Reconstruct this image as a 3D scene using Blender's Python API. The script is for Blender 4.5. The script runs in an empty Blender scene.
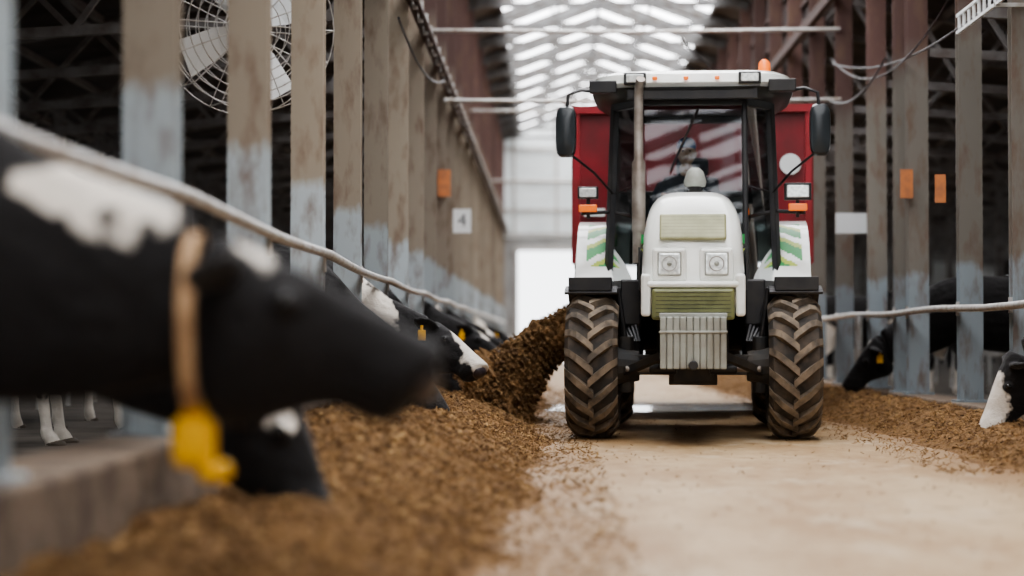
import bpy, bmesh, math, random
from mathutils import Vector, Matrix, noise
random.seed(7)
S = bpy.context.scene
COL = S.collection

# ------------------------------------------------------------------ materials
def mat(name, c1, c2=None, rough=0.7, metal=0.0, scale=4.0, bump=0.0, bscale=40.0, lo=0.4, hi=0.65, emit=None, es=0.0, detail=6.0, stretch=None, coat=0.0):
    m = bpy.data.materials.new(name); m.use_nodes = True
    nt = m.node_tree; p = nt.nodes['Principled BSDF']
    p.inputs['Roughness'].default_value = rough
    p.inputs['Metallic'].default_value = metal
    p.inputs['Coat Weight'].default_value = coat
    p.inputs['Base Color'].default_value = (*c1, 1)
    tc = nt.nodes.new('ShaderNodeTexCoord')
    src = tc.outputs['Object']
    if stretch:
        mp = nt.nodes.new('ShaderNodeMapping'); mp.inputs['Scale'].default_value = stretch
        nt.links.new(src, mp.inputs['Vector']); src = mp.outputs['Vector']
    if c2 is not None:
        n = nt.nodes.new('ShaderNodeTexNoise'); n.inputs['Scale'].default_value = scale; n.inputs['Detail'].default_value = detail
        r = nt.nodes.new('ShaderNodeMapRange'); r.inputs['From Min'].default_value = lo; r.inputs['From Max'].default_value = hi
        mx = nt.nodes.new('ShaderNodeMix'); mx.data_type = 'RGBA'
        mx.inputs['A'].default_value = (*c1, 1); mx.inputs['B'].default_value = (*c2, 1)
        nt.links.new(src, n.inputs['Vector']); nt.links.new(n.outputs['Fac'], r.inputs['Value'])
        nt.links.new(r.outputs['Result'], mx.inputs['Factor']); nt.links.new(mx.outputs['Result'], p.inputs['Base Color'])
    if bump > 0:
        n2 = nt.nodes.new('ShaderNodeTexNoise'); n2.inputs['Scale'].default_value = bscale; n2.inputs['Detail'].default_value = 5
        b = nt.nodes.new('ShaderNodeBump'); b.inputs['Strength'].default_value = bump; b.inputs['Distance'].default_value = 0.03
        nt.links.new(src, n2.inputs['Vector']); nt.links.new(n2.outputs['Fac'], b.inputs['Height']); nt.links.new(b.outputs['Normal'], p.inputs['Normal'])
    if emit:
        p.inputs['Emission Color'].default_value = (*emit, 1); p.inputs['Emission Strength'].default_value = es
    return m

def column_mat(name, low, mid, top, z1, z2):
    m = bpy.data.materials.new(name); m.use_nodes = True
    nt = m.node_tree; p = nt.nodes['Principled BSDF']; p.inputs['Roughness'].default_value = 0.6
    g = nt.nodes.new('ShaderNodeNewGeometry'); sx = nt.nodes.new('ShaderNodeSeparateXYZ')
    nt.links.new(g.outputs['Position'], sx.inputs[0])
    n = nt.nodes.new('ShaderNodeTexNoise'); n.inputs['Scale'].default_value = 7; n.inputs['Detail'].default_value = 7; n.inputs['Roughness'].default_value = .6
    mp = nt.nodes.new('ShaderNodeMapping'); mp.inputs['Scale'].default_value = (1, 1, 0.35)
    nt.links.new(g.outputs['Position'], mp.inputs['Vector']); nt.links.new(mp.outputs['Vector'], n.inputs['Vector'])
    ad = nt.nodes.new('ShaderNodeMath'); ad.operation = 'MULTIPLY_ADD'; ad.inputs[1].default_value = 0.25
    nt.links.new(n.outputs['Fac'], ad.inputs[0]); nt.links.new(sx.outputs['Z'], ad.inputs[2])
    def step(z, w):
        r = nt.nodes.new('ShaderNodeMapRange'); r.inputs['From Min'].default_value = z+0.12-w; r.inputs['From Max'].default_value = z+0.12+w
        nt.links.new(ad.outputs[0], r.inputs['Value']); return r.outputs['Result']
    def mix(f, a, b):
        x = nt.nodes.new('ShaderNodeMix'); x.data_type = 'RGBA'
        nt.links.new(f, x.inputs['Factor'])
        for s, v in (('A', a), ('B', b)):
            if isinstance(v, tuple): x.inputs[s].default_value = (*v, 1)
            else: nt.links.new(v, x.inputs[s])
        return x.outputs['Result']
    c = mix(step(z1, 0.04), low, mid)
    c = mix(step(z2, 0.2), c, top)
    r = nt.nodes.new('ShaderNodeMapRange'); r.inputs['From Min'].default_value = 0.50; r.inputs['From Max'].default_value = 0.68
    r.inputs['To Max'].default_value = 0.75
    nt.links.new(n.outputs['Fac'], r.inputs['Value'])
    c = mix(r.outputs['Result'], c, (0.17, 0.105, 0.07))
    oi = nt.nodes.new('ShaderNodeObjectInfo'); r3 = nt.nodes.new('ShaderNodeMapRange'); r3.inputs['To Min'].default_value = .75; r3.inputs['To Max'].default_value = 1.2
    nt.links.new(oi.outputs['Random'], r3.inputs['Value'])
    vm = nt.nodes.new('ShaderNodeVectorMath'); vm.operation = 'SCALE'
    nt.links.new(c, vm.inputs[0]); nt.links.new(r3.outputs['Result'], vm.inputs['Scale'])
    nt.links.new(vm.outputs[0], p.inputs['Base Color'])
    return m

def floor_mat():
    m = bpy.data.materials.new('concrete_floor_dusty'); m.use_nodes = True
    nt = m.node_tree; p = nt.nodes['Principled BSDF']; p.inputs['Roughness'].default_value = .6; p.inputs['Specular IOR Level'].default_value = .35
    g = nt.nodes.new('ShaderNodeNewGeometry')
    def nz(sc, lo, hi, det=8, st=(1, 1, 1)):
        mp = nt.nodes.new('ShaderNodeMapping'); mp.inputs['Scale'].default_value = st
        nt.links.new(g.outputs['Position'], mp.inputs['Vector'])
        n = nt.nodes.new('ShaderNodeTexNoise'); n.inputs['Scale'].default_value = sc; n.inputs['Detail'].default_value = det; n.inputs['Roughness'].default_value = .65
        nt.links.new(mp.outputs['Vector'], n.inputs['Vector'])
        r = nt.nodes.new('ShaderNodeMapRange'); r.inputs['From Min'].default_value = lo; r.inputs['From Max'].default_value = hi
        nt.links.new(n.outputs['Fac'], r.inputs['Value']); return r.outputs['Result']
    def mix(f, a, b):
        x = nt.nodes.new('ShaderNodeMix'); x.data_type = 'RGBA'; nt.links.new(f, x.inputs['Factor'])
        for s, v in (('A', a), ('B', b)):
            if isinstance(v, tuple): x.inputs[s].default_value = (*v, 1)
            else: nt.links.new(v, x.inputs[s])
        return x.outputs['Result']
    c = mix(nz(1.3, .36, .62, st=(1, .3, 1)), (.53, .39, .235), (.36, .225, .11))
    c = mix(nz(2.2, .54, .7, st=(1, .4, 1)), c, (.60, .49, .35))
    c = mix(nz(6, .54, .70), c, (.28, .165, .075))
    c = mix(nz(30, .60, .72, 4), c, (.20, .12, .055))
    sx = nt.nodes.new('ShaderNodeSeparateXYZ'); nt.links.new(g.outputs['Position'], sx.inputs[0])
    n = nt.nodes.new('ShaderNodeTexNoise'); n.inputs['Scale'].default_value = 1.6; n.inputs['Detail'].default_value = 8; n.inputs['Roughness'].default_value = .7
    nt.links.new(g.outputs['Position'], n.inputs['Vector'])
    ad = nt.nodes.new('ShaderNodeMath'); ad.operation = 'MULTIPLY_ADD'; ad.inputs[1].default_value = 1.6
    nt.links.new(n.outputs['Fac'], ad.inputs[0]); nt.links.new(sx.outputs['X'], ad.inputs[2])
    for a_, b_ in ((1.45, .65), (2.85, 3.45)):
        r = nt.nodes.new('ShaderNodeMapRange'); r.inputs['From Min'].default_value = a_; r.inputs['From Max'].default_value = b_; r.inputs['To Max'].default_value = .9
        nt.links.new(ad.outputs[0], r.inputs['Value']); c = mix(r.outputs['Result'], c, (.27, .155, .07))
    nt.links.new(c, p.inputs['Base Color'])
    n2 = nt.nodes.new('ShaderNodeTexNoise'); n2.inputs['Scale'].default_value = 18; n2.inputs['Detail'].default_value = 6
    b = nt.nodes.new('ShaderNodeBump'); b.inputs['Strength'].default_value = .35; b.inputs['Distance'].default_value = .02
    nt.links.new(g.outputs['Position'], n2.inputs['Vector']); nt.links.new(n2.outputs['Fac'], b.inputs['Height']); nt.links.new(b.outputs['Normal'], p.inputs['Normal'])
    return m

M = {}
M['floor'] = floor_mat()
M['wetglare'] = mat('wet_concrete_glare', (0.62, 0.58, 0.52), (0.5, 0.45, 0.38), rough=0.10, scale=3)  # pale base colour carries the daylight glare; low roughness for the wet film
M['kerb'] = mat('kerb_concrete', (0.21, 0.155, 0.11), (0.10, 0.07, 0.05), rough=0.85, scale=5, bump=0.4, bscale=20)
M['aislefloor'] = mat('aisle_floor', (0.12, 0.10, 0.08), (0.06, 0.05, 0.04), rough=0.9, scale=2)
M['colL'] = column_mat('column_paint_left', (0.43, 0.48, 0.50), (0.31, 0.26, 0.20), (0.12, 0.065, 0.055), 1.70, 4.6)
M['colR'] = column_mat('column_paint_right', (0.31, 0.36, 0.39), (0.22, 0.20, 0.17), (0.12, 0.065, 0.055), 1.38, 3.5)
M['rust'] = mat('rusty_steel', (0.09, 0.055, 0.048), (0.06, 0.045, 0.04), rough=0.85, scale=6, bump=0.2)
M['galv'] = mat('galvanised_pipe', (0.55, 0.54, 0.52), (0.32, 0.26, 0.20), rough=0.4, metal=0.4, scale=9, lo=.45, hi=.75)
M['truss'] = mat('truss_steel', (0.15, 0.15, 0.15), (0.09, 0.08, 0.07), rough=0.7, scale=5)
M['trusslt'] = mat('aisle_truss_paint', (0.20, 0.19, 0.185), (0.12, 0.10, 0.09), rough=0.7, scale=5)
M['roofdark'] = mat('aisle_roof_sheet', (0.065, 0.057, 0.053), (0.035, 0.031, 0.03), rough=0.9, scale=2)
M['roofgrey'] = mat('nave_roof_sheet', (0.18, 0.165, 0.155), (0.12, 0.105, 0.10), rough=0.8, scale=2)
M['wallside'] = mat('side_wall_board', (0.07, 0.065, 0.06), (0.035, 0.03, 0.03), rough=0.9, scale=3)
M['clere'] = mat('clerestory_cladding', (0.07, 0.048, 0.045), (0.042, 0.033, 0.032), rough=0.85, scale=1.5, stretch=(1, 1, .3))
M['sky'] = mat('skylight_polycarbonate', (0.9, 0.93, 0.95), None, rough=0.5, emit=(0.97, 0.975, 1.0), es=6.8)
M['endpanel'] = mat('end_wall_translucent', (0.55, 0.57, 0.57), (0.45, 0.47, 0.47), rough=0.6, emit=(0.85, 0.92, 0.93), es=0.28, scale=1)
M['endwall'] = mat('end_wall_concrete', (0.35, 0.35, 0.34), (0.27, 0.26, 0.25), rough=0.8, scale=2)
M['feed'] = mat('silage_feed', (0.34, 0.19, 0.077), (0.15, 0.078, 0.029), rough=0.95, scale=16, bump=1.0, bscale=90, lo=.35, hi=.65, detail=10)
M['feedlt'] = mat('straw_light', (0.44, 0.28, 0.125), (0.30, 0.17, 0.07), rough=0.9, scale=3)
M['feeddk'] = mat('silage_dark', (0.19, 0.105, 0.042), (0.10, 0.052, 0.022), rough=0.95, scale=9, bump=1.0, bscale=60)
M['white'] = mat('tractor_white_paint', (0.88, 0.89, 0.84), (0.74, 0.75, 0.68), rough=0.25, scale=3, coat=0.6, lo=.5, hi=.8)
M['olive'] = mat('olive_grille', (0.36, 0.35, 0.19), (0.27, 0.27, 0.13), rough=0.3, scale=8)
M['olivedk'] = mat('lower_grille_olive', (0.20, 0.21, 0.085), (0.14, 0.15, 0.06), rough=0.35, scale=8)
M['mesh'] = mat('black_mesh', (0.03, 0.03, 0.03), None, rough=0.5)
M['slat'] = mat('grille_slat', (0.14, 0.14, 0.07), None, rough=0.5)
M['black'] = mat('black_plastic', (0.018, 0.018, 0.02), (0.035, 0.032, 0.03), rough=0.4, scale=5)
M['chassis'] = mat('chassis_metal', (0.035, 0.035, 0.035), (0.08, 0.065, 0.05), rough=0.6, scale=6)
M['weight'] = mat('weight_grey', (0.36, 0.37, 0.33), (0.25, 0.24, 0.20), rough=0.5, scale=6)
M['green'] = mat('green_decal', (0.03, 0.34, 0.08), None, rough=0.35)
M['lime'] = mat('lime_decal', (0.50, 0.62, 0.10), None, rough=0.35)
M['tyre'] = mat('tyre_rubber', (0.045, 0.04, 0.036), (0.12, 0.09, 0.065), rough=0.85, scale=8, lo=.4, hi=.7)
M['lug'] = mat('tyre_lug_dusty', (0.25, 0.195, 0.14), (0.10, 0.083, 0.066), rough=0.9, scale=9)
M['rim'] = mat('wheel_rim', (0.45, 0.46, 0.44), (0.25, 0.2, 0.16), rough=0.5, scale=5)
M['lampglass'] = mat('headlamp_lens', (0.72, 0.74, 0.72), (0.40, 0.42, 0.42), rough=0.08, scale=40, metal=0.3, emit=(1, 1, .95), es=.2)
M['orange'] = mat('orange_lens', (0.95, 0.22, 0.03), None, rough=0.2, emit=(1, .2, .03), es=.35)
M['exhaust'] = mat('exhaust_steel', (0.36, 0.32, 0.28), (0.20, 0.16, 0.13), rough=0.5, metal=0.4, scale=6)
M['mirror'] = mat('mirror_housing', (0.03, 0.036, 0.04), None, rough=0.3)
M['red'] = mat('mixer_red_paint', (0.24, 0.012, 0.02), (0.16, 0.012, 0.016), rough=0.4, scale=3)
M['redlt'] = mat('mixer_red_frame', (0.34, 0.02, 0.03), (0.24, 0.02, 0.02), rough=0.4, scale=3)
M['seat'] = mat('seat_fabric', (0.03, 0.04, 0.06), None, rough=0.8)
M['signwhite'] = mat('sign_white', (0.78, 0.8, 0.8), None, rough=0.5)
M['signorange'] = mat('sign_orange', (0.60, 0.22, 0.08), (0.42, 0.17, 0.08), rough=0.5, scale=10)
M['yellow'] = mat('yellow_tag', (0.92, 0.50, 0.01), (0.75, 0.38, 0.01), rough=0.4, scale=12)
M['strap'] = mat('collar_strap', (0.55, 0.36, 0.20), (0.38, 0.22, 0.12), rough=0.8, scale=15)
M['eye'] = mat('cow_eye', (0.01, 0.008, 0.006), None, rough=0.05)
M['nose'] = mat('cow_nose', (0.045, 0.035, 0.04), None, rough=0.3)
M['nosepink'] = mat('cow_nose_pink', (0.42, 0.24, 0.22), (0.12, 0.08, 0.08), rough=0.35, scale=12)
M['hoof'] = mat('cow_hoof', (0.09, 0.07, 0.05), None, rough=0.6)
M['skin'] = mat('face_skin', (0.66, 0.37, 0.26), (0.56, 0.30, 0.2), rough=0.5, scale=10)
M['jacket'] = mat('work_jacket_dark', (0.025, 0.035, 0.06), (0.018, 0.025, 0.04), rough=0.8, scale=10)
M['trousers'] = mat('work_trousers_blue', (0.04, 0.10, 0.25), (0.03, 0.07, 0.18), rough=0.8, scale=10)
M['cap'] = mat('blue_cap', (0.04, 0.12, 0.32), None, rough=0.8)
def cow_mat(name, blobs, white=(0.74, 0.68, 0.60), dark=(0.011, 0.0095, 0.0095), invert=False):
    m = bpy.data.materials.new(name); m.use_nodes = True
    nt = m.node_tree; p = nt.nodes['Principled BSDF']; p.inputs['Roughness'].default_value = 0.75; p.inputs['Specular IOR Level'].default_value = .25
    p.inputs['Sheen Weight'].default_value = .12; p.inputs['Sheen Roughness'].default_value = .5
    tc = nt.nodes.new('ShaderNodeTexCoord')
    n = nt.nodes.new('ShaderNodeTexNoise'); n.inputs['Scale'].default_value = 4.0; n.inputs['Detail'].default_value = 4
    nt.links.new(tc.outputs['Object'], n.inputs['Vector'])
    sb = nt.nodes.new('ShaderNodeVectorMath'); sb.operation = 'SUBTRACT'; sb.inputs[1].default_value = (.5, .5, .5)
    nt.links.new(n.outputs['Color'], sb.inputs[0])
    scl = nt.nodes.new('ShaderNodeVectorMath'); scl.operation = 'SCALE'; scl.inputs['Scale'].default_value = .34
    nt.links.new(sb.outputs[0], scl.inputs[0])
    ad = nt.nodes.new('ShaderNodeVectorMath'); ad.operation = 'ADD'
    nt.links.new(tc.outputs['Object'], ad.inputs[0]); nt.links.new(scl.outputs[0], ad.inputs[1])
    acc = None
    for (x, y, z, r) in blobs:
        d = nt.nodes.new('ShaderNodeVectorMath'); d.operation = 'DISTANCE'; d.inputs[1].default_value = (x, y, z)
        nt.links.new(ad.outputs[0], d.inputs[0])
        mr = nt.nodes.new('ShaderNodeMapRange'); mr.inputs['From Min'].default_value = r+.008; mr.inputs['From Max'].default_value = r-.008
        nt.links.new(d.outputs['Value'], mr.inputs['Value'])
        if acc is None: acc = mr.outputs['Result']
        else:
            mm = nt.nodes.new('ShaderNodeMath'); mm.operation = 'MAXIMUM'
            nt.links.new(acc, mm.inputs[0]); nt.links.new(mr.outputs['Result'], mm.inputs[1]); acc = mm.outputs[0]
    mx = nt.nodes.new('ShaderNodeMix'); mx.data_type = 'RGBA'
    a, c = (dark, white) if not invert else (white, dark)
    mx.inputs['A'].default_value = (*a, 1); mx.inputs['B'].default_value = (*c, 1)
    nt.links.new(acc, mx.inputs['Factor']); nt.links.new(mx.outputs['Result'], p.inputs['Base Color'])
    # short hair relief: fine stretched noise plus broader muscle folds
    mp = nt.nodes.new('ShaderNodeMapping'); mp.inputs['Scale'].default_value = (.35, 1, 1)
    nt.links.new(tc.outputs['Object'], mp.inputs['Vector'])
    n2 = nt.nodes.new('ShaderNodeTexNoise'); n2.inputs['Scale'].default_value = 140; n2.inputs['Detail'].default_value = 3
    b = nt.nodes.new('ShaderNodeBump'); b.inputs['Strength'].default_value = .6; b.inputs['Distance'].default_value = .008
    nt.links.new(mp.outputs['Vector'], n2.inputs['Vector']); nt.links.new(n2.outputs['Fac'], b.inputs['Height'])
    n3 = nt.nodes.new('ShaderNodeTexNoise'); n3.inputs['Scale'].default_value = 9; n3.inputs['Detail'].default_value = 2
    b3 = nt.nodes.new('ShaderNodeBump'); b3.inputs['Strength'].default_value = .6; b3.inputs['Distance'].default_value = .05
    nt.links.new(tc.outputs['Object'], n3.inputs['Vector']); nt.links.new(n3.outputs['Fac'], b3.inputs['Height']); nt.links.new(b3.outputs['Normal'], b.inputs['Normal'])
    nt.links.new(b.outputs['Normal'], p.inputs['Normal'])
    return m
def glass_mat(name, mult):
    m = bpy.data.materials.new(name); m.use_nodes = True
    nt = m.node_tree; nt.nodes.clear()
    o = nt.nodes.new('ShaderNodeOutputMaterial'); t = nt.nodes.new('ShaderNodeBsdfTransparent'); t.inputs[0].default_value = (.66, .74, .74, 1)
    g = nt.nodes.new('ShaderNodeBsdfGlossy'); g.inputs['Roughness'].default_value = 0.0; g.inputs[0].default_value = (.95, .97, 1, 1)
    f = nt.nodes.new('ShaderNodeFresnel'); f.inputs['IOR'].default_value = 1.45
    a = nt.nodes.new('ShaderNodeMath'); a.operation = 'MULTIPLY'; a.inputs[1].default_value = mult
    x = nt.nodes.new('ShaderNodeMixShader')
    nt.links.new(f.outputs[0], a.inputs[0]); nt.links.new(a.outputs[0], x.inputs[0]); nt.links.new(t.outputs[0], x.inputs[1]); nt.links.new(g.outputs[0], x.inputs[2]); nt.links.new(x.outputs[0], o.inputs[0])
    return m
M['glass'] = glass_mat('cab_glass', .85)

# ------------------------------------------------------------------ mesh builder
class MB:
    def __init__(s): s.v = []; s.f = []; s.m = []; s.mats = []
    def mi(s, k):
        mm = M[k] if isinstance(k, str) else k
        if mm not in s.mats: s.mats.append(mm)
        return s.mats.index(mm)
    def add(s, vs, fs, k):
        o = len(s.v); i = s.mi(k); s.v += [tuple(v) for v in vs]
        for f in fs: s.f.append([o+a for a in f]); s.m.append(i)
    def box(s, c, sz, k, rot=None):
        x, y, z = [a/2 for a in sz]
        vs = [Vector((a, b, d)) for a in (-x, x) for b in (-y, y) for d in (-z, z)]
        if rot is not None: vs = [rot @ v for v in vs]
        s.add([v+Vector(c) for v in vs], [(0, 1, 3, 2), (4, 6, 7, 5), (0, 4, 5, 1), (2, 3, 7, 6), (0, 2, 6, 4), (1, 5, 7, 3)], k)
    def beam(s, p0, p1, w, h, k):
        p0 = Vector(p0); p1 = Vector(p1); d = p1-p0; L = d.length
        s.box((p0+p1)/2, (w, h, L), k, d.to_track_quat('Z', 'Y').to_matrix())
    def tube(s, pts, rad, k, seg=10, cap=True):
        pts = [Vector(p) for p in pts]; n = len(pts)
        if not isinstance(rad, (list, tuple)): rad = [rad]*n
        vs = []; ref = None
        for i, p in enumerate(pts):
            t = (pts[min(i+1, n-1)]-pts[max(i-1, 0)]).normalized()
            if ref is None:
                ref = Vector((0, 0, 1)) if abs(t.z) < .9 else Vector((1, 0, 0))
            a = t.cross(ref).normalized(); b = a.cross(t).normalized(); ref = b
            for j in range(seg):
                an = 2*math.pi*j/seg; vs.append(p+(a*math.cos(an)+b*math.sin(an))*rad[i])
        fs = [(i*seg+j, i*seg+(j+1) % seg, (i+1)*seg+(j+1) % seg, (i+1)*seg+j) for i in range(n-1) for j in range(seg)]
        if cap: fs += [tuple(range(seg))[::-1], tuple((n-1)*seg+j for j in range(seg))]
        s.add(vs, fs, k)
    def rings(s, rs, k, cap=True, closed=False):
        n = len(rs); g = len(rs[0]); vs = [p for r in rs for p in r]
        fs = [(i*g+j, i*g+(j+1) % g, ((i+1) % n)*g+(j+1) % g, ((i+1) % n)*g+j) for i in range(n if closed else n-1) for j in range(g)]
        if cap and not closed: fs += [tuple(range(g))[::-1], tuple((n-1)*g+j for j in range(g))]
        s.add(vs, fs, k)
    def latheX(s, prof, c, k, seg=48):
        c = Vector(c); rs = []
        for i in range(seg):
            a = 2*math.pi*i/seg
            rs.append([c+Vector((x, r*math.cos(a), r*math.sin(a))) for x, r in prof])
        s.rings(rs, k, closed=True)
    def torus(s, c, R, r, axis, k, seg=32, ts=6):
        q = Vector(axis).to_track_quat('Z', 'Y').to_matrix(); rs = []
        for i in range(seg):
            a = 2*math.pi*i/seg
            rs.append([Vector(c)+q @ Vector(((R+r*math.cos(b))*math.cos(a), (R+r*math.cos(b))*math.sin(a), r*math.sin(b))) for b in [2*math.pi*j/ts for j in range(ts)]])
        s.rings(rs, k, closed=True)
    def ball(s, c, r, k, sx=1, sy=1, sz=1, u=14, w=9):
        c = Vector(c)
        rs = [[c+Vector((r*sx*math.sin(t)*math.cos(a), r*sy*math.sin(t)*math.sin(a), r*sz*math.cos(t))) for a in [2*math.pi*j/u for j in range(u)]] for t in [max(.02, min(math.pi-.02, math.pi*i/w)) for i in range(w+1)]]
        s.rings(rs, k)
    def make(s, name, parent=None, smooth=False, bevel=0.0):
        me = bpy.data.meshes.new(name); me.from_pydata(s.v, [], s.f)
        for mm in s.mats: me.materials.append(mm)
        me.polygons.foreach_set('material_index', s.m)
        bm = bmesh.new(); bm.from_mesh(me); bmesh.ops.recalc_face_normals(bm, faces=bm.faces); bm.to_mesh(me); bm.free()
        if smooth: me.shade_smooth()
        me.update()
        o = bpy.data.objects.new(name, me); COL.objects.link(o)
        if bevel:
            b = o.modifiers.new('bevel', 'BEVEL'); b.width = bevel; b.segments = 2; b.limit_method = 'ANGLE'
        if smooth:
            try: me.set_sharp_from_angle(angle=math.radians(45))
            except Exception: pass
        if parent: o.parent = parent
        return o
def remeshed(b, name, voxel, it=4):
    o = b.make('tmp')
    r = o.modifiers.new('r', 'REMESH'); r.mode = 'VOXEL'; r.voxel_size = voxel
    s2 = o.modifiers.new('s', 'SMOOTH'); s2.iterations = it; s2.factor = .5
    dg = bpy.context.evaluated_depsgraph_get()
    me = bpy.data.meshes.new_from_object(o.evaluated_get(dg)); me.name = name
    bpy.data.objects.remove(o); me.materials.clear(); me.shade_smooth(); return me
def empty(name, loc=(0, 0, 0), rz=0):
    e = bpy.data.objects.new(name, None); COL.objects.link(e); e.location = loc; e.rotation_euler = (0, 0, rz); e.empty_display_size = .2; return e

# ------------------------------------------------------------------ layout constants
XL, XR, Y0, YE = -1.5, 3.6, -40.0, 62.0
XC = 1.05
GRID = [7.5+2.43*k for k in range(-1, 24)]
GRID = [y for y in GRID if y < YE-.5]
BACK = [7.5-2.43*k for k in range(2, 19)]

# ------------------------------------------------------------------ shell
b = MB(); b.box((XC, (Y0+YE)/2, -.1), (26, YE-Y0, .2), 'floor'); b.make('floor')
b = MB(); b.box((XC, (Y0+YE)/2, -.35), (400, 400, .2), mat('outdoor_ground', (.75, .76, .76), (.6, .6, .58), rough=.9, scale=.3)); b.make('ground')
b = MB(); b.box((-6.8, (Y0+YE)/2, .012), (10.2, YE-Y0-.2, .02), 'aislefloor'); b.make('floor_aisle_left')
b = MB(); b.box((9.0, (Y0+YE)/2, .012), (10.2, YE-Y0-.2, .02), 'aislefloor'); b.make('floor_aisle_right')
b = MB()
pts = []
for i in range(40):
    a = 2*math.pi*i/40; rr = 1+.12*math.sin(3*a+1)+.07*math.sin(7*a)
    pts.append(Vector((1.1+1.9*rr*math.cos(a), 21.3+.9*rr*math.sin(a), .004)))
b.add(pts, [tuple(range(40))], 'wetglare'); b.make('wet_glare_patch')  # glare line on the floor, painted as a pale glossy patch
b = MB(); b.box((-1.5, (Y0+YE)/2, .19), (.34, YE-Y0-.3, .38), 'kerb'); b.make('feed_kerb', bevel=.02)
b = MB(); b.box((3.62, (Y0+YE)/2, .1), (.36, YE-Y0-.3, .2), 'kerb'); b.make('feed_kerb', bevel=.02)
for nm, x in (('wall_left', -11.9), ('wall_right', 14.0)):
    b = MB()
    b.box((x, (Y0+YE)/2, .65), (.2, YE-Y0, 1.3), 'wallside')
    b.box((x, (Y0+YE)/2, 2.85), (.2, YE-Y0, .5), 'wallside')  # open strip below this board is added to let daylight into the aisles
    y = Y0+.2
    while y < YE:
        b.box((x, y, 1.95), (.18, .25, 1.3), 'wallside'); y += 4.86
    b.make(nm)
def roof_sheet(name, x0, z0, x1, z1, y0, y1, k):
    b = MB(); n = 60; vs = []
    ys = [y0+(y1-y0)*i/n for i in range(n+1)]
    for y in ys:
        vs += [(x0, y, z0), (x1, y, z1), (x1, y, z1+.06), (x0, y, z0+.06)]
    b.rings([vs[i*4:i*4+4] for i in range(n+1)], k); return b.make(name)
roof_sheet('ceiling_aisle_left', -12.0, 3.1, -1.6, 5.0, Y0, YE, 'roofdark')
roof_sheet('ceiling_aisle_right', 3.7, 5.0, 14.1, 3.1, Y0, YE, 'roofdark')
ZE, ZR = 6.9, 7.9
def nz(x): return ZR-(ZR-ZE)*abs(x-XC)/(XC+1.65)
for nm, xa, xb, k in (('ceiling_nave_left', -1.65, -.95, 'roofgrey'), ('ceiling_nave_right', 3.15, 3.75, 'roofgrey'),
                      ('skylight_left', -.95, XC, 'sky'), ('skylight_right', XC, 3.15, 'sky')):
    roof_sheet(nm, xa, nz(xa), xb, nz(xb), Y0, YE, k)
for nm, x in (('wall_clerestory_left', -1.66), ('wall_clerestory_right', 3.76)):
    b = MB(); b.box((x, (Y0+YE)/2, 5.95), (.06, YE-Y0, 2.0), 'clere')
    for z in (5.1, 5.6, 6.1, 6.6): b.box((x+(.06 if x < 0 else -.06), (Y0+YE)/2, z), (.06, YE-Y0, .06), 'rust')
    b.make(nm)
b = MB()
for y in GRID+BACK:
    for sgn in (-1, 1):
        b.beam((XC, y, ZR-.12), (XC+sgn*2.6, y, ZE-.08), .14, .18, 'truss')
    b.beam((-1.6, y, ZE-.02), (3.7, y, ZE-.02), .05, .09, 'truss')
    for sgn in (-1, 1):
        b.beam((XC+sgn*.9, y, ZE), (XC+sgn*.9, y, nz(XC+.9)-.1), .05, .05, 'truss')
        b.beam((XC, y+1.2, ZR-.05), (XC+sgn*2.1, y+1.2, nz(XC+2.1)-.05), .07, .11, 'truss')
for x in (-.95, XC, 3.15):
    b.beam((x, Y0, nz(x)-.05), (x, YE, nz(x)-.05), .06, .08, 'truss')
for x in (.05, 2.05): b.beam((x, Y0, nz(x)-.03), (x, YE, nz(x)-.03), .04, .05, 'truss')
b.make('roof_truss')
for side in (-1, 1):
    b = MB()
    for y in [GRID[0]-2.43*k for k in (3, 2, 1)]+GRID:
        xi = XL-.12 if side < 0 else XR+.12; xo = -11.7 if side < 0 else 13.8
        def pt(t, low=False):
            x = xi+(xo-xi)*t; zt = 4.87-(1.87)*t
            return (x, y, zt if not low else 3.55-.55*t)
        b.beam(pt(0), pt(1), .08, .10, 'trusslt'); b.beam(pt(0, True), pt(1, True), .08, .09, 'trusslt')
        for i in range(6):
            a = i/6; c = (i+.5)/6; d = (i+1)/6
            b.beam(pt(a), pt(c, True), .05, .05, 'trusslt'); b.beam(pt(c, True), pt(d), .05, .05, 'trusslt')
        xm = xi+(xo-xi)*.5
        b.beam((xm, y, 0), (xm, y, 3.9), .14, .14, 'trusslt')
    for i in range(1, 9):
        t = i/9; x = xi+(xo-xi)*t; b.beam((x, Y0+.1, 4.90-1.87*t), (x, YE-.1, 4.90-1.87*t), .06, .08, 'roofgrey')
    b.make('aisle_truss')
b = MB()
dx0, dx1, dz = -1.0, 3.1, 3.45
yw = YE
b.box(((-12+dx0)/2, yw, 1.73), (dx0+12, .2, 3.46), 'endwall'); b.box(((14.1+dx1)/2, yw, 1.73), (14.1-dx1, .2, 3.46), 'endwall')
b.box((1.05, yw, 3.65), (5.2, .2, .4), 'endwall')
b.box((1.05, yw, 5.9), (5.2, .16, 4.2), 'endpanel')
b.box((-6.8, yw, 4.3), (10.4, .2, 1.7), 'wallside'); b.box((8.9, yw, 4.3), (10.4, .2, 1.7), 'wallside')
for z in (3.95, 4.7, 5.6, 6.6): b.box((1.05, yw-.13, z), (5.2, .06, .11), 'galv')
for x in (-1.1, .2, 1.5, 2.8): b.box((x, yw-.12, 5.8), (.08, .05, 4.0), 'galv')
b.box((1.05, yw-.14, 3.52), (4.3, .08, .14), 'galv')
b.box((dx0-.05, yw-.14, 1.73), (.1, .08, 3.46), 'galv'); b.box((dx1+.05, yw-.14, 1.73), (.1, .08, 3.46), 'galv')
b.make('wall_back')

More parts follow.
